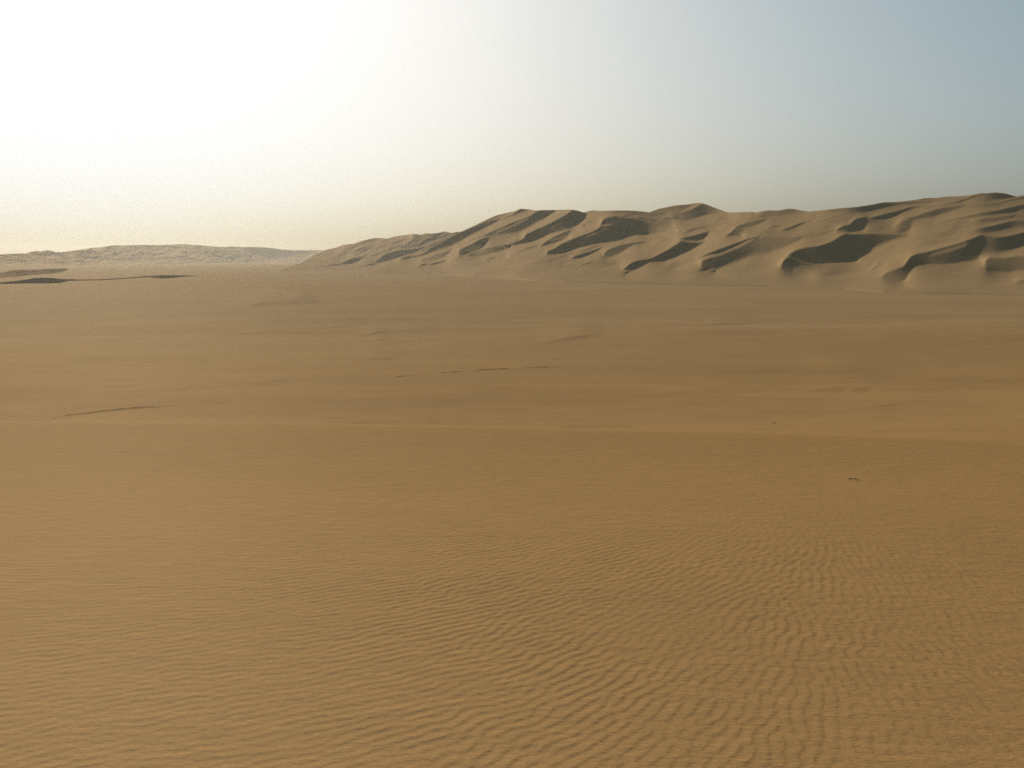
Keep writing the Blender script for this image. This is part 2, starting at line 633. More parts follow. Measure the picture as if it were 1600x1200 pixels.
CONTACT = [(566, 429), (640, 429.5), (700, 431.3), (760, 434.5), (800, 437.2), (835, 439.3), (880, 441.3), (960, 443), (1040, 444.5),
           (1100, 446), (1200, 448), (1280, 451), (1320, 452.5), (1380, 457), (1440, 459), (1520, 460), (1600, 462), (1780, 467)]

MASSIF = [
    # foot of the whole field
    D_([(780, 430.5), (835, 437.8), (960, 440.8), (1100, 443.8), (1200, 445.8), (1280, 448.5), (1380, 454.5), (1440, 456.5), (1600, 459), (1780, 463)],
       [(780, 433), (835, 440), (960, 443), (1100, 446), (1200, 448), (1280, 451), (1380, 457), (1440, 459), (1600, 462), (1780, 467)], .42, 1.0, .05),
    # long left flank
    D_([(626, 403.5), (640, 399.5), (660, 394), (680, 383.5), (700, 372.5), (720, 363), (740, 354.5), (755, 348), (770, 344), (784, 341)],
       [(626, 405), (632, 406), (642, 405.5), (660, 402), (680, 394), (700, 389), (715, 383), (730, 373), (745, 365), (760, 357.5), (770, 351.5), (784, 342.5)], .85, .6),
    D_([(642, 399), (655, 396), (668, 391.5)], [(642, 400.5), (655, 398), (668, 393)], .25, 1, lit=True),
    D_([(755, 345.8), (775, 337), (798, 331.5)], [(755, 347.5), (775, 341.5), (798, 332.5)], .42, 1),
    D_([(785, 341), (795, 337.5), (803, 334), (810, 329), (814, 326.3), (825, 327.2), (828, 328)],
       [(785, 343), (793, 340.5), (803, 336.5), (811, 333), (820, 329.8), (828, 328.6)], .9),
    D_([(713, 384.5), (725, 380), (740, 373), (758, 366.5)], [(713, 386), (725, 381.8), (740, 375), (758, 368.5)], .62),
    D_([(757, 367), (770, 360.5), (780, 357), (800, 348), (813, 343), (823, 339.5), (830, 336), (837, 330.5), (845, 328.8), (862, 328.6), (870, 329)],
       [(757, 368.5), (768, 369), (778, 369), (790, 367.5), (810, 366), (820, 362), (835, 353), (850, 344), (860, 336), (870, 330)], .85, .68),
    D_([(776, 361.5), (800, 352), (815, 345), (824, 341.5)], [(776, 364), (800, 354.5), (815, 347), (824, 343)], .4, 1, lit=True),
    D_([(718, 390), (735, 382), (748, 375), (756, 371.5), (763, 373)], [(718, 396), (724, 399.5), (740, 394.5), (750, 390.5), (757, 384.5), (763, 376)], .85, .9),
    D_([(731, 398.5), (746, 391.5), (760, 388), (775, 385), (789, 383), (797, 384)],
       [(731, 399.5), (740, 401.8), (750, 402.3), (765, 399.5), (785, 393.5), (797, 388)], .85, .6),
    D_([(796, 379.2), (808, 374.5), (812, 373.5)], [(796, 380), (808, 376.4), (812, 374.5)], .65),
    D_([(789, 383.5), (798, 381), (812, 375.8), (819, 371.5), (822, 365), (828, 363), (840, 357), (860, 348.5), (870, 342.8), (885, 335), (893, 328.8), (902, 329.2), (912, 332.5), (917, 335)],
       [(789, 385), (805, 383.5), (820, 380.5), (830, 378.8), (845, 373), (860, 366.5), (870, 364), (885, 361), (900, 352.5), (908, 347.5), (914, 341), (917, 336)], .92, .85),
    D_([(864, 351.5), (875, 347.5), (884, 344)], [(864, 354), (875, 350), (884, 346)], .66, 1, lit=True),
    D_([(908, 349), (920, 345.5), (930, 343.5), (938, 342.5)], [(908, 350.5), (920, 349), (930, 347), (938, 344.5)], .75),
    D_([(908, 352.8), (915, 351.2)], [(908, 354.4), (915, 353.4)], .65),
    D_([(843, 383.7), (855, 376), (863, 371.5), (875, 365.5), (885, 360.5), (891, 359)],
       [(843, 384.7), (850, 384.7), (865, 381.5), (880, 375.5), (887, 370), (891, 363)], .78, .8),
    D_([(864, 373.6), (870, 372.2), (880, 369.4), (890, 366.3)], [(864, 375.4), (870, 374.3), (880, 371.6), (890, 368)], .35, 1, lit=True),
    D_([(812, 391.8), (828, 386.8), (841, 383.2)], [(812, 392.7), (828, 389), (841, 385)], .58),
    # the big middle dune
    D_([(855, 393), (865, 389), (875, 382), (885, 377), (900, 371), (920, 364.5), (930, 360), (937, 355.5), (941, 343.5), (950, 339.5), (962, 337.3), (968, 339.3),
        (985, 341), (1000, 344), (1005, 346.6), (1015, 352.4), (1030, 357.6), (1045, 359), (1060, 359.5), (1066, 359.3)],
       [(855, 396), (858, 397.5), (870, 396), (883, 395.3), (893, 391.5), (905, 387), (920, 383.5), (940, 379), (968, 375.3), (980, 370.3), (996, 366.3), (1010, 367.3), (1022, 365.5), (1035, 363), (1045, 360.8), (1066, 359.7)], .97, .9),
    D_([(912, 370), (930, 362.8), (940, 358.3), (950, 355)], [(912, 372.5), (930, 366.5), (940, 361.8), (950, 357)], .5, 1, lit=True),
    D_([(940, 350), (946, 348.5), (955, 350)], [(940, 354.5), (946, 354), (955, 352.5)], .3, 1, lit=True),
    D_([(997, 338.8), (1010, 340.3), (1022, 343), (1035, 347), (1050, 352)], [(997, 340.8), (1010, 344.2), (1022, 349), (1035, 352.5), (1050, 353.5)], .8, .85),
    D_([(972, 337.3), (980, 336.8), (987, 334.8)], [(972, 339), (980, 339), (987, 336)], .65),
    D_([(922, 328.9), (936, 329.8), (955, 329.2), (980, 329.1), (1003, 330.6), (1014, 332.1), (1025, 333), (1042, 334)],
       [(922, 330.5), (940, 331.5), (960, 332), (980, 333.3), (992, 336), (1005, 340), (1018, 341), (1030, 338), (1042, 334.8)], .66, .55),
    D_([(914, 334), (940, 332), (962, 332.5)], [(914, 342), (930, 342.5), (945, 338), (962, 335)], .36, .8),
    # peak at the back
    D_([(1016, 331.4), (1030, 326.4), (1055, 321.4), (1073, 320), (1080, 319)], [(1016, 333), (1035, 333.8), (1052, 332), (1065, 329.5), (1080, 322)], .58, 1),
    D_([(1030, 334), (1050, 332.6), (1068, 330.5), (1080, 326.8), (1090, 321.5), (1096, 318.2), (1104, 320), (1120, 326.4), (1138, 332.3)],
       [(1030, 334.6), (1047, 335.5), (1055, 342), (1070, 344.5), (1080, 343.5), (1095, 339), (1105, 335.5), (1113, 334.5), (1138, 333)], .86, .95),
    D_([(1034, 342), (1042, 341.2), (1051, 343.2)], [(1034, 343), (1042, 344.2), (1051, 344.2)], .65),
    D_([(1060, 359.5), (1075, 358.3), (1090, 355.3), (1100, 353.5), (1108, 354)], [(1060, 361.6), (1075, 361.2), (1085, 359.8), (1096, 356.8), (1108, 355)], .75),
    D_([(1072, 360.5), (1080, 359.5), (1085, 360)], [(1072, 364.5), (1078, 363.2), (1085, 361)], .75),
    D_([(1061, 372.8), (1075, 369.5), (1090, 366), (1107, 361.6)], [(1061, 374), (1070, 375.8), (1080, 377.2), (1090, 377.4), (1100, 374.5), (1107, 366)], .85, .7),
    D_([(985, 379.3), (993, 378.6), (1000, 377.3), (1010, 378), (1022, 378), (1032, 376.3), (1045, 373), (1051, 370.8)],
       [(985, 381), (993, 382.3), (1002, 381.7), (1012, 380.3), (1030, 378.7), (1045, 374.8), (1051, 371.6)], .78),
    D_([(944, 395.5), (948, 391.5), (955, 388), (970, 382.5), (983, 380), (991, 380.3)],
       [(944, 404), (950, 406), (960, 403), (970, 398), (981, 390), (991, 382.5)], .66, .6),
    D_([(893, 402.3), (905, 397.8), (918, 394), (930, 390.3), (941, 385.5)], [(893, 403.6), (900, 404.7), (910, 402.7), (920, 399), (930, 394), (941, 387.5)], .85, .9),
    D_([(902, 395.8), (915, 390), (925, 385.8), (936, 382.8)], [(902, 396.8), (915, 393.3), (925, 389.8), (936, 385)], .42, .6),
    D_([(866, 402.3), (880, 398.8), (893, 394.3)], [(866, 403), (880, 401.2), (893, 396.6)], .52),
    D_([(904, 415.6), (912, 412.3), (920, 409), (928, 408.2), (940, 409.3), (955, 410.2), (966, 411)], [(904, 416.3), (912, 414.2), (920, 411.4), (928, 410.4), (940, 411.6), (955, 412.4), (966, 412.2)], .85),
    D_([(941, 416), (955, 413.3), (968, 411.2)], [(941, 417), (955, 415.4), (968, 412.4)], .55),
    D_([(916, 412), (930, 410.5), (944, 412)], [(916, 418), (930, 419), (944, 417)], .25, .3),
    D_([(974, 420), (980, 415.5), (985, 411.5), (992, 408.5), (1000, 406.5), (1012, 405.5), (1020, 402.5), (1030, 397), (1045, 389), (1060, 379.3), (1063, 376.5), (1075, 378.6), (1090, 379.2), (1101, 377.8)],
       [(974, 421.5), (985, 424.5), (990, 423.3), (998, 419.3), (1008, 413.5), (1015, 409.3), (1040, 408.4), (1050, 406.3), (1060, 402), (1075, 394), (1090, 386), (1101, 379)], .88, .72),
    D_([(977, 424), (983, 423)], [(977, 429.5), (983, 426.5)], .65),
    # long diagonal crest and the shaded hollow under it
    D_([(1069, 405.7), (1088, 402), (1100, 398), (1110, 394), (1124, 389), (1140, 383), (1156, 377), (1165, 373), (1180, 370), (1188, 368)],
       [(1069, 407.2), (1085, 404.6), (1100, 401.7), (1112, 399), (1125, 396), (1140, 389.5), (1155, 382.8), (1165, 378.5), (1175, 375), (1188, 371)], .95),
    D_([(1096, 407.5), (1112, 401.5), (1125, 398), (1140, 391.8), (1155, 385), (1165, 380), (1180, 372), (1198, 368.8), (1213, 370.8), (1230, 372), (1252, 370.5)],
       [(1096, 418), (1102, 423), (1116, 425.5), (1130, 419.5), (1140, 415.5), (1155, 409.5), (1170, 404.5), (1190, 400.5), (1200, 398.5), (1215, 393), (1230, 386), (1252, 375)], .8, .7),
    D_([(1110, 400.5), (1125, 396.6), (1140, 390.5), (1155, 383.5), (1170, 377)], [(1110, 403.5), (1125, 400), (1140, 394), (1155, 387.5), (1170, 380)], .5, 1, lit=True),
    D_([(1097, 419), (1104, 417)], [(1097, 423), (1104, 423)], .9),
    D_([(1112, 423), (1119, 421)], [(1112, 425.5), (1119, 425)], .9),
    D_([(1040, 411), (1060, 408), (1075, 408), (1086, 406)], [(1040, 425), (1050, 424.5), (1065, 417), (1086, 408)], .38, .4, .2),
    D_([(1131, 369), (1140, 364), (1146, 357.5), (1149, 354.8), (1152, 358), (1158, 364), (1161, 368)], [(1131, 369.6), (1140, 369), (1150, 368.7), (1155, 368.6), (1161, 368.6)], .85, 1),
    D_([(1149, 354.3), (1160, 350), (1170, 346.3), (1180, 344.8), (1190, 343), (1197, 343)], [(1149, 356.5), (1155, 357.7), (1165, 358.3), (1175, 357.2), (1185, 352.3), (1197, 345.5)], .72, .5),
    D_([(1154, 357.2), (1162, 359.4)], [(1154, 359.8), (1162, 361)], .75),
    D_([(1122, 359.3), (1135, 356.8), (1146, 353.8)], [(1122, 360.3), (1135, 359), (1146, 356.2)], .4),
    D_([(1198, 356), (1208, 353.3), (1218, 352.3)], [(1198, 357.3), (1208, 355.8), (1218, 353.8)], .88),
    D_([(1172, 331.3), (1180, 332.3), (1187, 332)], [(1172, 334), (1178, 335.7), (1187, 333.3)], .65),
    D_([(1186, 331.6), (1200, 328.8), (1215, 329.3), (1232, 326.3), (1240, 327), (1250, 329), (1263, 331)],
       [(1186, 335), (1200, 339), (1210, 339.7), (1218, 339), (1230, 336.7), (1245, 333.3), (1263, 331.6)], .75, .7),
    D_([(1150, 344), (1165, 341), (1180, 338), (1196, 336.5)], [(1150, 348), (1165, 346), (1180, 343.5), (1196, 341)], .36, .5),
    D_([(1221, 358.3), (1230, 355.8), (1240, 351.8), (1250, 347.8), (1258, 345.6), (1264, 345.6)], [(1221, 361), (1230, 361.3), (1240, 358), (1250, 353.2), (1258, 348.7), (1264, 346.7)], .78, .8),
    D_([(1275, 345), (1285, 343.3), (1298, 342.4)], [(1275, 346.2), (1287, 345.7), (1298, 343.6)], .75),
    D_([(1220, 368.8), (1236, 367.2)], [(1220, 370.2), (1236, 368.6)], .4),
    D_([(1288, 328.6), (1310, 326), (1340, 323.4), (1360, 320.4), (1380, 316.5), (1400, 316), (1425, 314.5), (1445, 314), (1458, 314.2)],
       [(1288, 330), (1310, 332), (1330, 335.5), (1350, 334.5), (1370, 328.8), (1390, 324.2), (1410, 321), (1430, 319.6), (1445, 318.6), (1458, 317)], .87, .62),
    D_([(1425, 313.2), (1445, 309.8), (1460, 309.3), (1465, 309.5)], [(1425, 314), (1445, 312), (1455, 311.5), (1465, 310.3)], .6),
    D_([(1326, 351.8), (1332, 345), (1338, 341), (1349, 339), (1351, 340)], [(1326, 352.8), (1335, 356), (1342, 358.3), (1348, 359.8), (1351, 357)], .85, 1),
    D_([(1350, 339.3), (1358, 340.8), (1368, 337.8), (1380, 334.3), (1400, 330.2), (1410, 327.8), (1416, 324.3), (1425, 323.2), (1440, 321.3), (1448, 321)],
       [(1350, 340.5), (1362, 342.2), (1370, 344.2), (1385, 342.7), (1400, 337.7), (1412, 331.3), (1425, 327.2), (1440, 323.3), (1448, 321.8)], .93, .75),
    D_([(1440, 321), (1455, 320.3), (1470, 318.8), (1485, 316.3), (1500, 313.2), (1510, 309.8), (1520, 305.4), (1533, 302), (1555, 301), (1570, 302.5), (1589, 307.3)],
       [(1440, 322), (1455, 322), (1470, 321.2), (1485, 319.7), (1500, 317.7), (1512, 312.7), (1525, 308.7), (1535, 310), (1545, 315.5), (1560, 315.3), (1575, 311), (1589, 308)], .89, .6),
    D_([(1305, 359.2), (1313, 354.2), (1320, 352.1), (1327, 352.3), (1334, 356), (1339, 358)], [(1305, 359.8), (1315, 361.7), (1322, 363.7), (1328, 364.3), (1334, 362), (1339, 359.5)], .96, .8),
    D_([(1330, 354), (1345, 357)], [(1330, 363), (1345, 362)], .3, .6),
    # bowl
    D_([(1231, 397.8), (1234, 395.5), (1240, 391.8), (1250, 388.3), (1262, 385.8), (1277, 384.3), (1290, 380.8), (1300, 376.8), (1308, 371.8), (1316, 366.8), (1322, 365), (1335, 365.2), (1346, 365.2)],
       [(1231, 399.2), (1236, 401.7), (1245, 404.2), (1258, 409.2), (1270, 412), (1283, 412.5), (1300, 411.2), (1320, 409.7), (1340, 408), (1346, 406)], 1.0, 1.0, 0, .10),
    D_([(1330, 365.2), (1360, 365.2), (1370, 365.4), (1400, 366.4), (1424, 367.4)], [(1330, 409), (1346, 406), (1360, 397), (1380, 385), (1400, 375), (1424, 368.6)], .97, .55),
    D_([(1220, 413), (1223, 407), (1228, 402.8), (1233, 401.7), (1239, 404.2)], [(1220, 414.5), (1223, 418.5), (1230, 422.5), (1239, 427)], .95, 1.0),
    D_([(1236, 403), (1245, 407), (1258, 412), (1280, 416)], [(1236, 425.5), (1245, 429.2), (1258, 432.3), (1280, 432)], .75, 1.0, 0, .95),
    D_([(1359, 420.7), (1366, 416.4), (1374, 415.6), (1380, 413)], [(1359, 421.3), (1367, 420.3), (1374, 418), (1380, 414.5)], .92),
    D_([(1362, 413), (1384, 407)], [(1362, 418), (1384, 416)], .35, .9, .4, .4),
    D_([(1411, 418), (1415, 410), (1418, 404.5), (1422, 400.5), (1426, 398.3), (1435, 395.8), (1450, 392.8), (1465, 388.8), (1480, 384.8), (1500, 378.8), (1510, 374.8), (1520, 371.8), (1528, 367.4), (1534, 366.3)],
       [(1411, 420), (1420, 419), (1428, 415.5), (1436, 414.3), (1450, 414.2), (1480, 414), (1500, 411.7), (1515, 409.7), (1534, 405)], .92, .9, 0, .05),
    D_([(1455, 396), (1480, 388), (1500, 382.5), (1520, 378), (1532, 377)], [(1455, 400), (1480, 394.5), (1500, 388), (1520, 383), (1532, 380)], .58, 1, lit=True),
    D_([(1510, 375), (1520, 371.8), (1528, 367.6), (1532, 366.5), (1540, 368.2), (1555, 370.7), (1565, 370.2), (1580, 367.5), (1600, 362.5), (1640, 352), (1780, 335)],
       [(1510, 410), (1520, 408.5), (1532, 405.5), (1540, 403.5), (1560, 401.5), (1575, 398), (1600, 385), (1640, 360), (1780, 340)], .96, .62),
    D_([(1377, 431), (1385, 425.5), (1395, 421.5), (1405, 418.5), (1415, 417), (1428, 416.3)], [(1377, 432.3), (1390, 437), (1400, 440.8), (1410, 442), (1415, 439), (1420, 428), (1428, 418.5)], .7, .85),
    D_([(1411, 442), (1425, 445.3), (1440, 447.3), (1456, 448)], [(1411, 444), (1425, 447.5), (1440, 449.5), (1456, 450)], .22),
    D_([(1539, 407), (1541, 404), (1545, 402.3), (1570, 402.3), (1585, 400.4), (1600, 399.7), (1640, 398.5), (1780, 392)],
       [(1539, 411), (1543, 421), (1548, 425), (1558, 427.2), (1575, 428.3), (1600, 425), (1640, 423), (1780, 420)], 1.0, .8),
    D_([(1587, 438.7), (1593, 437.3), (1600, 436.8), (1640, 436), (1780, 438)], [(1587, 439.3), (1593, 441.7), (1600, 443.2), (1640, 446), (1780, 450)], .92, .5),
    D_([(1406, 343), (1420, 340.3), (1430, 337.8), (1438, 334.3), (1450, 330.3), (1465, 325.8), (1475, 323.8), (1500, 320.3), (1525, 320.7), (1540, 319.7), (1560, 316.2), (1580, 311.3), (1600, 307.6), (1660, 304.5)],
       [(1406, 344.3), (1420, 344), (1430, 343.2), (1445, 342.2), (1455, 341.2), (1470, 336.2), (1490, 329.2), (1510, 323.7), (1525, 322.8), (1540, 321.8), (1560, 318.8), (1580, 314.2), (1600, 310.2), (1660, 306)], .8, .75),
    D_([(1396, 354), (1405, 347), (1413, 344), (1420, 343.8), (1428, 345)], [(1396, 362), (1408, 363), (1416, 362.3), (1422, 359), (1428, 350)], .66, .95, .6, .2),
    D_([(1462, 347.6), (1490, 341.2), (1510, 337.2), (1530, 332.7), (1550, 329.7), (1565, 327.2), (1580, 323.7), (1590, 320.7), (1600, 319.7), (1700, 316)],
       [(1462, 348.6), (1490, 345), (1510, 342.5), (1530, 341), (1550, 339.5), (1565, 337.5), (1580, 335.5), (1590, 331), (1600, 327.5), (1700, 319)], .86, .4),
    D_([(1518, 343), (1550, 339), (1575, 336), (1585, 335.5)], [(1518, 354), (1550, 350), (1575, 345.8), (1585, 343)], .62, .5, .3),
    D_([(1496, 362), (1520, 358.3), (1540, 354.3), (1560, 349.8), (1582, 343.8), (1590, 343.8), (1640, 344.5), (1780, 335)],
       [(1496, 362.8), (1520, 361.3), (1528, 364.2), (1536, 366.2), (1545, 366.6), (1560, 364), (1578, 360), (1600, 356), (1640, 350), (1780, 338)], .8, .55),
    D_([(1436, 365), (1470, 364), (1502, 362)], [(1436, 369), (1470, 370), (1502, 367)], .32, .35),
    D_([(1225, 370.5), (1250, 368.5), (1280, 364), (1306, 359.6)], [(1225, 377), (1250, 376), (1280, 371), (1306, 362)], .5, .3),
    D_([(1272, 414.5), (1300, 413), (1340, 411), (1364, 409)], [(1272, 431.5), (1300, 430), (1340, 425.2), (1364, 420.5)], .42, 1.0, .45),
    D_([(1262, 347.5), (1292, 345.6), (1328, 342.6)], [(1262, 352), (1292, 352), (1328, 347)], .4, .2),
    D_([(1430, 366.5), (1470, 364.5), (1500, 361.5)], [(1430, 371), (1470, 371), (1500, 367)], .45, .3, .2),
    D_([(1120, 340), (1150, 334), (1172, 332.5)], [(1120, 347), (1150, 341), (1172, 336)], .3, .4),
    # small slip faces on the lower left slope
    D_([(759, 406.6), (768, 402.8), (775, 400.8)], [(759, 407.4), (768, 405.2), (775, 402)], .75),
    D_([(770, 397.6), (780, 397.8), (791, 398.6)], [(770, 399), (780, 399.9), (791, 399.9)], .65),
    D_([(655, 415.2), (661, 412.3), (669, 412.3)], [(655, 415.9), (661, 415.3), (669, 413.8)], .85),
    D_([(671, 412.7), (680, 410.3), (696, 407)], [(671, 414.3), (680, 413.7), (696, 408.6)], .78),
    D_([(659, 405), (675, 400), (690, 396), (704, 391)], [(659, 408.5), (680, 408), (695, 402.2), (704, 394)], .52, .7),
    D_([(735, 398), (760, 400)], [(735, 399), (760, 401)], .2),
    D_([(690, 424), (760, 410), (800, 404)], [(690, 425.5), (760, 412.5), (800, 406)], .25, .4, .2, .2),
    D_([(760, 418), (840, 404), (870, 400)], [(760, 420), (840, 407), (870, 402)], .22, .4, .2, .2),
    D_([(800, 424), (880, 414), (920, 411)], [(800, 426), (880, 417), (920, 413)], .2, .4, .2, .2),
]

MID_SKY = [(440, 421.5), (470, 411), (490, 399), (510, 390), (525, 387), (536, 382.5), (552, 381), (565, 376.5), (575, 374), (585, 372), (595, 371.7), (605, 373),
           (615, 370), (625, 368), (640, 366.5), (648, 365.5), (657, 366.8), (665, 364.5), (675, 365), (685, 363.8), (695, 361.5), (705, 364),
           (713, 362.5), (720, 362), (740, 356), (770, 352)]
MID_FOOT = [(440, 423.5), (480, 422.5), (560, 422), (640, 422), (770, 420)]
MID = [
    D_([(500, 417), (515, 414), (530, 412.5), (536, 411)], [(500, 418), (515, 416), (530, 414.5), (536, 413)], .5),
    D_([(534, 411), (545, 406), (552, 403), (558, 402.5), (565, 403)], [(534, 411.6), (540, 413.5), (550, 412.5), (560, 408.5), (565, 404)], .75, .8),
    D_([(584, 411), (592, 404.5), (600, 398), (610, 394.5), (622, 391.5), (640, 390), (662, 386)], [(584, 411.6), (600, 408.8), (615, 404.5), (630, 399), (645, 394), (662, 388)], .8, .9),
    D_([(565, 416), (575, 413), (588, 411.3)], [(565, 417), (575, 415), (588, 413)], .7),
    D_([(578, 400), (590, 396), (600, 392)], [(578, 402), (590, 399), (600, 394)], .55, .8),
    D_([(640, 398), (655, 389), (665, 384)], [(640, 399), (655, 392), (665, 386)], .6),
    D_([(610, 387), (622, 384), (632, 384.5), (642, 386)], [(610, 388.5), (622, 387), (632, 388), (642, 388)], .6, .8),
    D_([(645, 367), (650, 366), (654, 370), (657, 375)], [(645, 369), (650, 378), (654, 379), (657, 377)], .65, .9),
    D_([(590, 387), (605, 381), (620, 377), (632, 374)], [(590, 388.5), (605, 384), (620, 380), (632, 376)], .5, .8),
    D_([(540, 391), (552, 385), (560, 382)], [(540, 392.5), (552, 388), (560, 384)], .35, .8),
    D_([(560, 381), (575, 375), (590, 373)], [(560, 383), (575, 380), (590, 376)], .4, .6),
    D_([(664, 366.5), (680, 365), (692, 363)], [(664, 369), (680, 370), (692, 366)], .55, .7),
    D_([(668, 375), (685, 371), (700, 367)], [(668, 377.5), (685, 374), (700, 369)], .5, .8),
]

FAR_SKY = [(-160, 400), (-60, 398), (0, 397.5), (25, 396.2), (40, 396), (50, 393), (57, 392), (64, 393), (75, 391), (80, 391.5), (86, 394), (97, 394), (112, 392),
           (131, 389.5), (140, 387.5), (160, 386), (175, 383.5), (200, 383.3), (225, 382.6), (240, 383), (265, 382.3), (290, 381.2), (297, 382.5), (303, 382.3),
           (320, 384), (335, 385), (352, 386), (360, 385), (375, 386), (400, 385.6), (412, 386.3), (425, 387.5), (442, 390), (460, 391), (487, 390.8), (507, 391), (540, 393), (600, 396)]
FAR_FOOT = [(-160, 419), (0, 418), (80, 416.5), (140, 414), (200, 413), (330, 411.7), (400, 410.5), (600, 409)]
FAR = [
    D_([(125, 417.2), (140, 415.8), (160, 415.2), (182, 416.6)], [(125, 418), (140, 417.3), (160, 417), (182, 417.4)], .8),
    D_([(238, 412), (270, 411), (296, 410)], [(238, 413), (270, 412.3), (296, 411.2)], .6),
    D_([(300, 408.5), (320, 407), (345, 404.5)], [(300, 409.4), (320, 408.4), (345, 405.8)], .5),
    D_([(320, 410.2), (332, 409), (345, 409.3)], [(320, 411), (332, 410.6), (345, 410.4)], .7),
    D_([(345, 409), (375, 407.5), (405, 406.5)], [(345, 410), (375, 408.7), (405, 407.6)], .45),
    D_([(380, 387), (395, 386.5), (412, 387), (425, 388.5), (442, 391), (460, 392), (485, 391.8)], [(380, 390), (395, 398), (412, 402), (425, 400), (442, 402), (460, 398), (485, 395)], .6, .7),
]


def far_relief(U, V, s, rim):
    up = sstep(412, 402, V - 0.022 * (200 - U) * (U < 200))
    n1 = vnoise(U / 13 + V / 14, V / 4.2 - U / 60, 41)
    n2 = vnoise(U / 6 - V / 9, V / 2.6 + U / 40, 42)
    n3 = vnoise(U / 40, V / 9, 43)
    web = 1 - 2.2 * np.minimum(np.abs(n1 + .4 * n2), .45)
    t = .50 - .85 * np.clip(web, 0, 1) ** 1.3 + .30 * n2 + .12 * n3
    return np.maximum(s, np.clip(t, 0, .95) * up)


def mid_relief(U, V, s, rim):
    q = (V + .42 * U)                       # streaks rising to the right
    n1 = vnoise(q / 5.0, (U - V) / 26, 51)
    n2 = vnoise(q / 2.6, (U - V) / 13, 52)
    up = sstep(416, 400, V) * sstep(505, 575, U) * .9 + .1 * sstep(470, 500, U)
    t = np.clip(.10 + .55 * n1 + .35 * n2, 0, .8)
    top = sstep(640, 680, U) * .18
    return np.clip(np.maximum(s, t * up) + top * up * .8, 0, 1)


def massif_relief(U, V, s, rim):
    q = V + .28 * U
    n1 = vnoise(q / 9.0, (U - V) / 60, 61)
    n2 = vnoise(q / 4.0, (U - V) / 30, 62)
    foot = sstep(425, 405, V)
    right = .30 * sstep(980, 1300, U) * sstep(446, 425, V)
    n3 = vnoise((V + .20 * U + 6 * n1) / 5.5, (U - 1.5 * V) / 34, 63)
    n4 = vnoise((V + .34 * U) / 3.2, (U - V) / 16, 64)
    small = (1 - .6 * sstep(1000, 1250, U)) * np.clip((n3 - .38) * 2.2, 0, .55) + .5 * np.clip((n4 - .45) * 2.2, 0, .5)
    calm = .75 - .35 * sstep(1000, 1250, U)
    soft = np.clip(.01 + right + calm * (.15 * n1 + .08 * n2), -.05, .5)
    return s + (1 - s) * np.clip(soft + .45 * small * foot * sstep(590, 700, U), -.05, .7) * (.4 + .6 * foot) * (1 - .95 * rim)


def massif_lean(U, V):
    return -.18 - .36 * (1 - sstep(900, 1230, U)) * sstep(428, 400, V) * sstep(600, 660, U)


SLIP = (.32, -.42, .85)
u = np.arange(566, 1781, 1.0)
U, V, A, B, D, s = solve_relief(MASSIF, SKYLINE, CONTACT, u, 165, .09, massif_lean, SLIP, relief=massif_relief, iters=900, smooth_from=960)
dune_mesh("dunes", A, B, D, FAR_SAND)
DBG = dict(massif=(U, V, A, B, D, s))
u = np.arange(440, 771, .8)
U, V, A, B, D, s = solve_relief(MID, MID_SKY, MID_FOOT, u, 85, .07, -.18, SLIP, relief=mid_relief, iters=500)
dune_mesh("dunes", A, B, D, FAR_SAND)
DBG['mid'] = (U, V, A, B, D, s)
u = np.arange(-160, 601, .9)
U, V, A, B, D, s = solve_relief(FAR, FAR_SKY, FAR_FOOT, u, 56, .05, -.30, SLIP, relief=far_relief, iters=400)
dune_mesh("dunes", A, B, D, FAR_SAND)
DBG['far'] = (U, V, A, B, D, s)


def low_ridge(top, bot, step=1.2, face=27):
    """a single low dune on the flats: steep side facing the camera, long back"""
    top = np.array(top, float); bot = np.array(bot, float)
    uu = np.arange(top[0, 0], top[-1, 0] + step, step)
    vt = np.interp(uu, top[:, 0], top[:, 1]); vb = np.maximum(np.interp(uu, bot[:, 0], bot[:, 1]), vt + .05)
    a, bb = bearing(uu, vb)
    _, bt = bearing(uu, vt)
    Dt = CAM_Z / -bb
    dh = (bt - bb) * Dt
    Dc = Dt + dh / math.tan(R(face))
    zc = CAM_Z + bt * Dc
    rows = [np.stack([a * (Dt - 2), Dt - 2, np.full_like(a, -.6)], -1)]
    for k in np.linspace(0, 1, 7):
        DD = Dt + (Dc - Dt) * k
        kk = k * (1 - .12 * math.sin(math.pi * k))
        rows.append(np.stack([a * DD, DD, zc * kk], -1))
    for dist, fr in ((3, .97), (10, .82), (25, .55), (50, .25), (80, 0), (100, -.15)):
        DD = Dc + dist
        rows.append(np.stack([a * DD, DD, zc * fr - (.3 if fr <= 0 else 0)], -1))
    vv = np.stack(rows, 0)
    return mesh_object("low_dune", vv.reshape(-1, 3), grid_faces(*vv.shape[:2]), FAR_SAND)


low_ridge([(-90, 444), (-40, 442.5), (0, 441.3), (25, 438.8), (40, 437), (52, 434.8), (67, 434), (80, 434.1), (94, 435.6), (125, 436.9), (156, 436.5), (181, 435),
           (200, 433.8), (225, 431.5), (244, 430.2), (275, 430), (294, 430.4), (313, 431)],
          [(-90, 445), (-40, 444.5), (0, 443.6), (12, 443.9), (30, 443.2), (45, 442.8), (68, 443), (94, 442.2), (106, 439), (125, 438.4), (156, 438), (181, 436.5),
           (200, 435.2), (231, 433), (237, 434.2), (250, 435.4), (265, 434.7), (280, 433), (294, 431.8), (313, 431.3)])
low_ridge([(-90, 430), (0, 426.2), (12, 423.8), (19, 421.9), (37, 421.2), (56, 421.2), (75, 420), (94, 419.4), (106, 419.6)],
          [(-90, 437), (0, 434), (25, 432.5), (40, 430.5), (60, 429), (80, 427.7), (95, 425.5), (106, 421.5)], face=15)


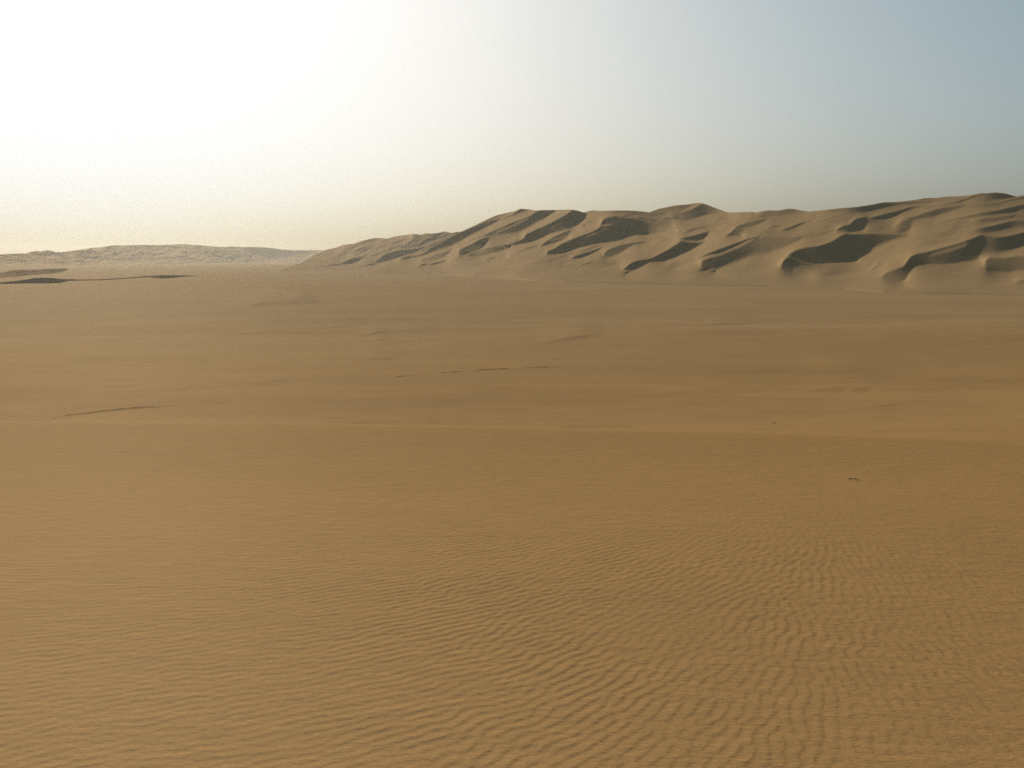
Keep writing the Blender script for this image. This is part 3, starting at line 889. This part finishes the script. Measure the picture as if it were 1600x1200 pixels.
# ------------------------------------------------------------------ marks and small things on the sand
def hit_ground(u, v):
    """where the ground is seen at a picture position"""
    a, b = bearing(np.atleast_1d(u), np.atleast_1d(v))
    D = np.geomspace(3.0, 1200, 2600)
    X = a[:, None] * D
    Z = ground_z(X, np.broadcast_to(D, X.shape))
    below = CAM_Z + b[:, None] * D < Z
    k = np.where(below.any(1), below.argmax(1), len(D) - 1)
    lo, hi = D[np.maximum(k - 1, 0)], D[k]
    for _ in range(24):
        m = .5 * (lo + hi)
        und = CAM_Z + b * m < ground_z(a * m, m)
        hi = np.where(und, m, hi); lo = np.where(und, lo, m)
    return a * hi, hi


def rut(line, height, width, seed, gaps=0.0):
    """one wheel rut: two low shoulders of pushed-up sand, worn away in places"""
    ln = np.array(line, float)
    uu = np.linspace(ln[0, 0], ln[-1, 0], int(abs(ln[-1, 0] - ln[0, 0]) / 1.5) + 2)
    px, py = hit_ground(uu, np.interp(uu, ln[:, 0], ln[:, 1]))
    ker = np.ones(9) / 9
    if len(px) > 12:
        px = np.convolve(np.pad(px, 4, mode='edge'), ker, 'valid'); py = np.convolve(np.pad(py, 4, mode='edge'), ker, 'valid')
    ok = (py > 60) & (py < 900)
    px, py = px[ok], py[ok]
    seg = np.concatenate([[0], np.cumsum(np.hypot(np.diff(px), np.diff(py)))])
    ss = np.arange(0, seg[-1], .45)
    px, py = np.interp(ss, seg, px), np.interp(ss, seg, py)
    tx, ty = np.gradient(px), np.gradient(py)
    tl = np.hypot(tx, ty) + 1e-9
    nx_, ny_ = -ty / tl, tx / tl
    wear = np.clip(.75 + .7 * vnoise(ss / 5.0, ss * 0, seed) + .3 * vnoise(ss / .9, ss * 0, seed + 1) - gaps, 0, 1.3)
    wear *= np.sin(np.pi * np.linspace(0, 1, len(ss))) ** .5
    rows = []
    for off, hgt in ((-1, -.4), (-.62, .9), (-.40, .75), (-.2, .12), (.2, .12), (.40, .75), (.62, .9), (1, -.4)):
        ox, oy = px + nx_ * off * width, py + ny_ * off * width
        hz_ = np.where(hgt > 0, hgt * height * wear, -.05)
        rows.append(np.stack([ox, oy, ground_z(ox, oy) + hz_ - .012], -1))
    vv = np.stack(rows, 0)
    return mesh_object("tyre_track", vv.reshape(-1, 3), grid_faces(*vv.shape[:2]), SAND)


rut([(67, 662), (72, 657.5), (100, 649.5), (150, 643), (200, 637.6), (250, 634), (320, 630.3), (420, 626.5), (500, 625)], .05, .34, 71)
rut([(86, 661), (95, 654.5), (118, 648.5), (150, 644.6), (200, 639.2), (250, 635.6), (320, 631.6), (400, 628.3)], .05, .30, 72, .15)
rut([(570, 592.5), (640, 587.2), (700, 582), (760, 577.3), (830, 574.2), (960, 570)], .075, .36, 73, .2)
rut([(690, 577.5), (760, 569.5), (830, 563.2), (910, 558.5)], .05, .34, 74, .35)
rut([(-30, 567), (60, 568), (130, 568.6), (260, 572)], .05, .34, 75, .35)
rut([(480, 653.5), (560, 651.2), (630, 648.4)], .04, .3, 76, .3)

wood = bpy.data.materials.new("dry_wood")
wood.use_nodes = True
wnt = wood.node_tree
wb = wnt.nodes["Principled BSDF"]
wb.inputs["Roughness"].default_value = 0.9
wz = wnt.nodes.new("ShaderNodeTexNoise"); wz.inputs["Scale"].default_value = 40.0
wr = wnt.nodes.new("ShaderNodeValToRGB")
wr.color_ramp.elements[0].color = (0.06, 0.042, 0.024, 1); wr.color_ramp.elements[1].color = (0.14, 0.10, 0.06, 1)
wnt.links.new(wz.outputs[0], wr.inputs[0]); wnt.links.new(wr.outputs[0], wb.inputs["Base Color"])


def tube(path, radii, n=7):
    path = np.array(path, float)
    v, f = [], []
    tang = np.gradient(path, axis=0)
    for p_, t_, r_ in zip(path, tang, radii):
        t_ = t_ / np.linalg.norm(t_)
        e1 = np.cross(t_, (0, 0, 1.0)); e1 /= np.linalg.norm(e1) + 1e-9
        e2 = np.cross(t_, e1)
        for k in range(n):
            an = 2 * math.pi * k / n
            v.append(p_ + r_ * (math.cos(an) * e1 + math.sin(an) * e2))
    for i in range(len(path) - 1):
        for k in range(n):
            kk = (k + 1) % n
            f.append((i * n + k, i * n + kk, (i + 1) * n + kk, (i + 1) * n + k))
    return v, f


def twig(u0, v0, u1, v1, thick, label, bend=.12, shoot=True):
    (x0,), (y0,) = hit_ground([u0], [v0])
    a0, b0_ = bearing(u0, v0)
    a1, b1_ = bearing(u1, v1)
    y1 = y0 + min(max((b1_ - b0_) * y0 / .15, -.6 * abs(a1 - a0) * y0), .6 * abs(a1 - a0) * y0)
    x1 = a1 * y1
    t = np.linspace(0, 1, 9)
    ln = math.hypot(x1 - x0, y1 - y0)
    nx_, ny_ = -(y1 - y0) / ln, (x1 - x0) / ln
    off = bend * ln * np.sin(t * math.pi) + .03 * ln * np.sin(t * 9)
    x, y = x0 + (x1 - x0) * t + nx_ * off, y0 + (y1 - y0) * t + ny_ * off
    z = ground_z(x, y) + thick * .8 + .04 * ln * np.sin(t * math.pi)
    v, f = tube(np.stack([x, y, z], -1), thick * (1 - .65 * t))
    if shoot:
        b0 = np.array([x[4], y[4], z[4]])
        b1 = b0 + np.array([(x1 - x0) * .25 - nx_ * ln * .15, (y1 - y0) * .25 - ny_ * ln * .15, .09 * ln])
        v2, f2 = tube([b0, .5 * (b0 + b1) + (0, 0, .02 * ln), b1], np.array([.6, .45, .2]) * thick)
        f += [tuple(i + len(v) for i in q) for q in f2]
        v += v2
    c0 = np.array([.5 * (x0 + x1), .5 * (y0 + y1), float(ground_z(.5 * (x0 + x1), .5 * (y0 + y1)))])
    o = mesh_object("dry_twig", np.array(v) - c0, f, wood, kind=None)
    o.location = c0
    o["label"] = label
    o["category"] = "twig"
    o["group"] = "dry twigs lying on the sand"
    return o


twig(1326, 748.5, 1343, 757, .004, "dark twig lying slanted on the bare sand in the right half of the near dune")
twig(1207.5, 661.5, 1212.5, 660.8, .035, "stubby dark twig, only a speck far out on the plain", .1)

# ------------------------------------------------------------------ air
hz = bpy.data.materials.new("dusty_air")
hz.use_nodes = True
hn = hz.node_tree
hn.nodes.clear()
ho = hn.nodes.new("ShaderNodeOutputMaterial")
pv = hn.nodes.new("ShaderNodeVolumePrincipled")
pv.inputs["Color"].default_value = (0.48, 0.46, 0.42, 1)
pv.inputs["Density"].default_value = 7e-5
pv.inputs["Anisotropy"].default_value = 0.66
hn.links.new(pv.outputs[0], ho.inputs["Volume"])
S, ZB, ZT = 9000.0, -6.0, 120.0
hv = [(sx * S, sy * S, zz) for zz in (ZB, ZT) for sy in (-1, 1) for sx in (-1, 1)]
hf = [(0, 2, 3, 1), (4, 5, 7, 6), (0, 1, 5, 4), (2, 6, 7, 3), (0, 4, 6, 2), (1, 3, 7, 5)]
haze = mesh_object("haze", hv, hf, hz, smooth=False, kind='stuff')
